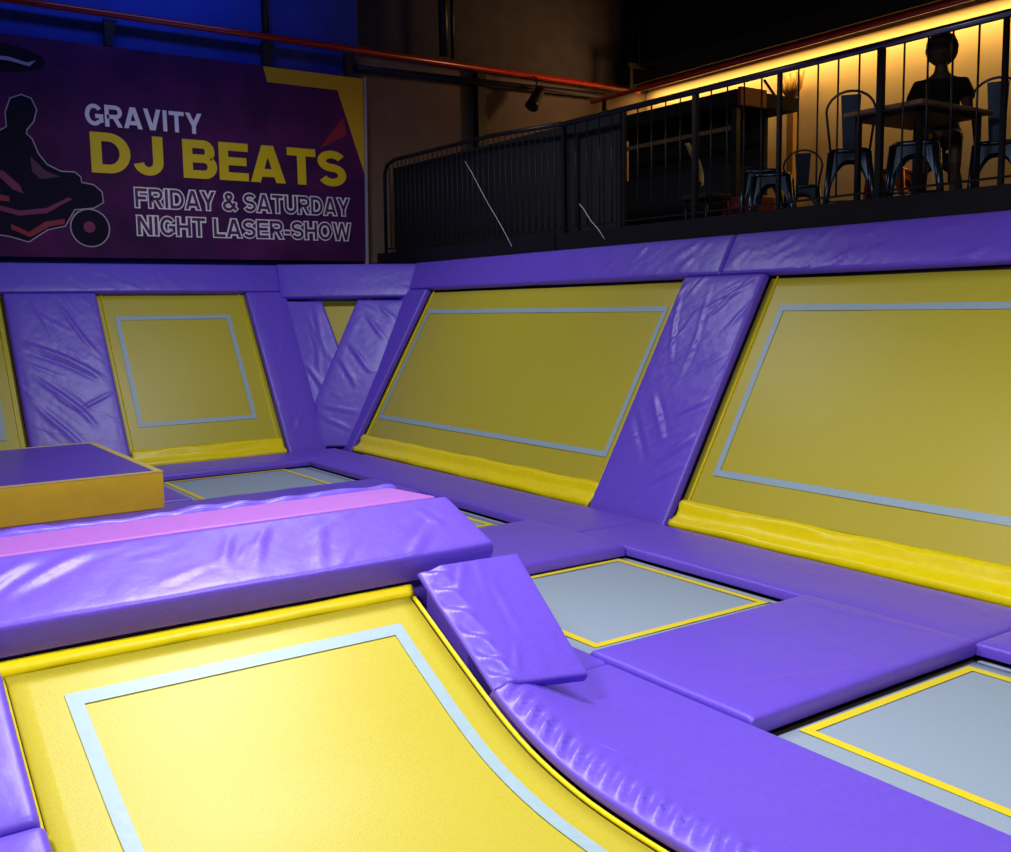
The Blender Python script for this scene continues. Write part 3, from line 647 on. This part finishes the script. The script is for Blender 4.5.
# ------------------------------------------------------------------ furniture of the seating area
ZF = 2.42
def make_chair(name, label, loc, rz, m='gunmetal', h=.68, back=.48, group='metal bar chairs of the seating area'):
    t = thing(name, label, 'chair' if back else 'stool', loc, rz, group)
    s = .16; so = .22
    mb = MB(); N = 24
    ring = lambda r_, z: [(math.copysign(abs(math.cos(a))**.5, math.cos(a))*r_, math.copysign(abs(math.sin(a))**.5, math.sin(a))*r_, z) for a in [2*math.pi*i/N for i in range(N)]]
    V = ring(.175, h-.035)+ring(.18, h-.01)+ring(.165, h+.004)+ring(.12, h-.006); F = [tuple(range(N))[::-1], tuple(range(3*N, 4*N))]
    for j in range(3): F += [(j*N+i, j*N+(i+1) % N, (j+1)*N+(i+1) % N, (j+1)*N+i) for i in range(N)]
    mb.add(V, F).build('seat', m, t, True)
    for sx in (-1, 1):
        for sy in (-1, 1):
            MB().tube([(sx*s, sy*s, h-.03), (sx*so, sy*so, 0)], [.030, .017], 8).build('leg', m, t, True)
    for k in range(4):
        a = k*math.pi/2; ca, sa = math.cos(a), math.sin(a); V = []; n = 14
        for i in range(n+1):
            u = -1+2*i/n
            # arch apron between two legs
            dz = .10+.30*(abs(u)**3); w_ = s+(so-s)*(dz/h)
            for (zz, ww) in ((h-.035, s), (h-dz, w_)):
                for th in (0, .006):
                    x, y_ = u*ww, -(ww-.005)+th
                    V.append((x*ca-y_*sa, x*sa+y_*ca, zz))
        F = []
        for i in range(n):
            q = i*4; F += [(q, q+2, q+6, q+4), (q+1, q+5, q+7, q+3), (q+2, q+3, q+7, q+6), (q, q+4, q+5, q+1)]
        F += [(0, 1, 3, 2), (4*n, 4*n+2, 4*n+3, 4*n+1)]
        MB().add(V, F).build('apron', m, t)
    mb = MB(); zz = h*.32; ww = s+(so-s)*.68
    mb.tube([(-ww, -ww, zz), (ww, -ww, zz), (ww, ww, zz), (-ww, ww, zz)], .009, 6, True).build('foot_ring', m, t, True)
    if back:
        pts = [(-.165, .16, h-.02)]+[(-.205*math.cos(math.pi*i/14)*(1 if True else 1), .17+.05*math.sin(math.pi*i/14)+.03, h+back-.17+.17*math.sin(math.pi*i/14)) for i in range(15)]+[(.165, .16, h-.02)]
        MB().tube(pts, .011, 8).build('back_hoop', m, t, True)
        MB().prism([(-.06, .165, h-.03), (.06, .165, h-.03), (.085, .235, h+back-.03), (-.085, .235, h+back-.03)], (0, .006, 0)).build('back_splat', m, t)
    return t
make_chair('bar_chair', 'dark metal chair with round hooped back and wide splat, left of the seated person', (7.95, 5.96, ZF), rad(127), h=.68, back=.48)
make_chair('bar_chair', 'hooped metal chair at the right edge of the seating area', (8.60, 4.95, ZF), rad(118), h=.66, back=.50)
make_chair('bar_chair', 'bluish low-backed metal chair before the lit wall, behind the hooped chair', (9.4, 7.66, ZF), rad(128), h=.62, back=.36)
make_chair('bar_chair', 'metal chair the dark-clothed person sits on', (8.88, 5.68, ZF), rad(-57), h=.66, back=.36)
make_chair('bar_stool', 'dark arched metal stool in front of the dark red bench', (8.2, 7.2, ZF), rad(40), h=.66, back=0, group='arched metal stools')
make_chair('bar_stool', 'shorter dark metal stool, right of the one before the red bench', (7.9, 6.80, ZF), rad(35), h=.56, back=0, group='arched metal stools')
make_chair('bar_stool', 'orange metal stool between the hooped chair and the table', (9.1, 6.33, ZF), rad(15), m='orange_metal', h=.62, back=0, group='arched metal stools')
make_chair('bar_stool', 'dark metal stool tucked under the high table', (7.62, 5.08, ZF), rad(30), h=.60, back=0, group='arched metal stools')
tb = thing('bar_table', 'dark high table with a pale wooden edge in front of the seated person', 'table', (7.75, 5.12, ZF))
bevel(MB().box((-.54, -.36, .83), (.45, .36, .865)).build('table_top', 'table_wood', tb), .006)
for sx in (-.44, .36):
    for sy in (-.28, .28): MB().box((sx-.02, sy-.02, 0), (sx+.02, sy+.02, .83)).build('leg', 'black_steel', tb)
MB().box((-.46, -.30, .79), (.30, .30, .83)).build('apron', 'black_steel', tb)
# kiosk
kc = Vector((9.5, 9.4, ZF)); kk = thing('kiosk', 'black kiosk with a dark red board on the end of its canopy, behind the railing', 'kiosk', kc)
def K(a, b, name, m): return MB().box(Vector(a)-kc, Vector(b)-kc).build(name, m, kk)
K((8.95, 8.25, 4.0), (10.0, 10.9, 4.16), 'canopy', 'black_cloth'); K((8.97, 8.20, 3.98), (9.40, 8.248, 4.18), 'fascia', 'maroon_board')
K((8.98, 8.27, ZF), (9.045, 8.35, 4.0), 'corner_post', 'black_steel')
K((9.6, 8.4, ZF), (9.66, 10.8, 4.0), 'back_panel', 'black_cloth'); K((9.05, 8.45, ZF), (9.5, 10.8, 3.35), 'counter', 'black_cloth'); K((9.1, 8.45, 3.75), (9.14, 10.7, 3.80), 'shelf_edge', 'table_wood')
tag(bevel(MB().box((8.62, 7.70, ZF), (9.0, 8.16, ZF+.50)).build('bench', 'red_cushion'), .03), 'dark red upholstered bench beside the black kiosk', 'bench')
V = []; n = 14
for i in range(n+1):
    t = i/n; z = 3.46-.46*t; x = 8.0+.10*math.sin(t*2.2)-.02
    w_ = .055*math.sin(math.pi*min(1, .12+t*.86))**.6
    yc = 8.05-.15*t
    V += [(x, yc-w_, z), (x+.02, yc, z), (x, yc+w_, z), (x+.03, yc, z)]
F = [(3, 2, 1, 0), (4*n, 4*n+1, 4*n+2, 4*n+3)]
for i in range(n):
    for k in range(4): F.append((i*4+k, i*4+(k+1) % 4, i*4+4+(k+1) % 4, i*4+4+k))
sh = thing('shell_chair', 'curved tan chair back catching the light among the dark furniture behind the railing', 'chair', (8.0, 8.0, ZF))
mesh('shell_back', [Vector(v)-Vector((8.0, 8.0, ZF)) for v in V], F, 'tan_shell', sh, True)
bevel(MB().box((-.0, -.22, .44), (.40, .16, .50)).build('seat', 'black_cloth', sh), .02)
for sx, sy in ((.04, -.18), (.36, -.18), (.04, .12), (.36, .12)): MB().tube([(sx, sy, 0), (sx, sy, .44)], .012, 8).build('leg', 'black_steel', sh, True)
MB().tube([(.02, -.05, .47), (.06, -.06, .62)], .02, 8).build('back_stem', 'black_steel', sh, True)
# wall column with a lamp
cl = thing('wall_lamp', 'tall fluted wall lamp with a flower-shaped head on the lit wall', 'lamp', (12.5, 10.4, ZF))
MB().box((-.06, -.06, 0), (.06, .06, 2.35)).build('column', 'tan_shell', cl)
for k in range(4): MB().tube([(-.02, 0, 2.3), (-.04, -.14+.09*k, 2.5), (-.03, -.2+.13*k, 2.72)], [.03, .05, .035], 8).build('lamp_petal', 'tan_shell', cl, True)
tag(MB().box((12.54, 8.02, ZF), (12.60, 8.10, 4.7)).build('wall_column', 'white_panel'), 'pale vertical column on the lit wall just behind the seated person', 'column')

# ------------------------------------------------------------------ the person
pp = thing('person', 'person in a dark short-sleeved top sitting behind the high table', 'person', (8.76, 5.60, ZF), rad(122.7)); pp.scale = (1.1, 1.1, 1.08)
def skin(name, J, E_, m, parent, sub=2, root=0):
    me = bpy.data.meshes.new(name); me.from_pydata([j[:3] for j in J], E_, [])
    o = link(name, me, m, parent); md = o.modifiers.new('skin', 'SKIN'); md.use_smooth_shade = True
    for i, j in enumerate(J):
        sv = me.skin_vertices[0].data[i]; r_ = j[3]; sv.radius = r_ if isinstance(r_, tuple) else (r_, r_); sv.use_root = i == root
    s_ = o.modifiers.new('sub', 'SUBSURF'); s_.levels = sub; s_.render_levels = sub
    return o
# local frame: +Y is the way the person faces; seat at 0.70
sz = .68
J = [(0, 0, sz+.06, (.15, .11)), (0, .01, sz+.22, (.135, .095)), (0, .02, sz+.38, (.155, .10)), (0, .02, sz+.50, (.12, .075)), (0, .03, sz+.58, .060), (0, .045, sz+.70, .05),
     (-.155, .02, sz+.49, .062), (-.21, .08, sz+.32, .046), (-.20, .16, sz+.20, .038), (-.10, .34, sz+.185, .031), (-.04, .41, sz+.185, .026),
     (.155, .02, sz+.49, .062), (.21, .08, sz+.32, .046), (.20, .16, sz+.20, .038), (.10, .33, sz+.185, .031), (.04, .39, sz+.19, .026),
     (-.10, .06, sz+.03, .085), (-.12, .40, sz+.02, .062), (-.12, .42, sz-.38, .042), (-.12, .40, sz-.44, .036), (-.12, .52, sz-.47, .032),
     (.10, .06, sz+.03, .085), (.12, .40, sz+.02, .062), (.12, .42, sz-.38, .042), (.12, .40, sz-.44, .036), (.12, .52, sz-.47, .032)]
E_ = [(0, 1), (1, 2), (2, 3), (3, 4), (4, 5), (3, 6), (6, 7), (7, 8), (8, 9), (9, 10), (3, 11), (11, 12), (12, 13), (13, 14), (14, 15), (0, 16), (16, 17), (17, 18), (18, 19), (19, 20), (0, 21), (21, 22), (22, 23), (23, 24), (24, 25)]
skin('body', J, E_, 'skin', pp)
for sx in (-1, 1):
    for k in range(5):
        a = (k-2)*.28; bx_, by_ = sx*.035-.0, .41
        if k == 0: a = -1.0
        l = (.045, .07, .078, .07, .055)[k]
        dx = -sx*math.cos(a*.4)*.6; dy = .8
        p0 = Vector((sx*(.035-.012*(k-2)), .415, sz+.188)); d = Vector((-sx*.35+sx*.12*(k-2), 1, -.05)).normalized()
        skin('finger', [(*p0, .009), (*(p0+d*l*.5), .008), (*(p0+d*l+Vector((0, 0, -.008))), .006)], [(0, 1), (1, 2)], 'skin', pp, 1)
# shirt: torso and short sleeves, a little larger than the body
J = [(0, 0, sz+.03, (.165, .125)), (0, .01, sz+.22, (.155, .112)), (0, .02, sz+.38, (.178, .118)), (0, .02, sz+.495, (.135, .09)), (0, .03, sz+.545, (.07, .06)),
     (-.165, .02, sz+.485, .078), (-.218, .07, sz+.34, .068), (.165, .02, sz+.485, .078), (.218, .07, sz+.34, .068)]
skin('shirt', J, [(0, 1), (1, 2), (2, 3), (3, 4), (3, 5), (5, 6), (3, 7), (7, 8)], 'shirt', pp)
def ellipsoid(name, c, rx, ry, rz, m, fn=None, seg=24, rings=16, parent=pp):
    V = [(c[0], c[1], c[2]-rz)]
    for j in range(1, rings):
        b = -math.pi/2+math.pi*j/rings
        for i in range(seg):
            a = 2*math.pi*i/seg; p = Vector((math.cos(b)*math.cos(a), math.cos(b)*math.sin(a), math.sin(b)))
            if fn: p = fn(p)
            V.append((c[0]+p.x*rx, c[1]+p.y*ry, c[2]+p.z*rz))
    V.append((c[0], c[1], c[2]+rz)); n = len(V)-1; F = [(0, 1+(i+1) % seg, 1+i) for i in range(seg)]
    for j in range(rings-2): F += [(1+j*seg+i, 1+j*seg+(i+1) % seg, 1+(j+1)*seg+(i+1) % seg, 1+(j+1)*seg+i) for i in range(seg)]
    F += [(n, n-seg+i, n-seg+(i+1) % seg) for i in range(seg)]
    return mesh(name, V, F, m, parent, True)
hz = sz+.765
def face(p):
    k = 1.0
    if p.z < 0: k = 1-.28*(-p.z)**1.3
    q = Vector((p.x*k, p.y*(k if p.y > 0 else 1-.1*abs(p.z)), p.z))
    if p.y > .8 and abs(p.x) < .22 and -.35 < p.z < .1: q.y += .16*(1-abs(p.x)/.22)*(1-abs(p.z+.15)/.25 if abs(p.z+.15) < .25 else 0)
    if p.y > .7 and .02 < p.z < .22 and .2 < abs(p.x) < .55: q.y -= .06
    return q
ellipsoid('head', (0, .05, hz), .088, .104, .128, 'skin', face, 40, 32)
for sx in (-1, 1):
    ellipsoid('eye', (sx*.033, .146, hz+.012), .012, .008, .008, 'hair', None, 10, 8)
    ellipsoid('ear', (sx*.09, .045, hz), .012, .02, .032, 'skin', None, 12, 8)
ellipsoid('mouth', (0, .141, hz-.062), .022, .006, .006, 'red_cushion', None, 12, 8)
def hairf(p):
    q = p*(1+.07*noise.noise(p*4))
    if q.y > .1 and q.z < .35: q.y = .1+(q.y-.1)*.1
    return q
ellipsoid('hair', (0, .024, hz+.030), .126, .128, .142, 'hair', hairf, 32, 24)
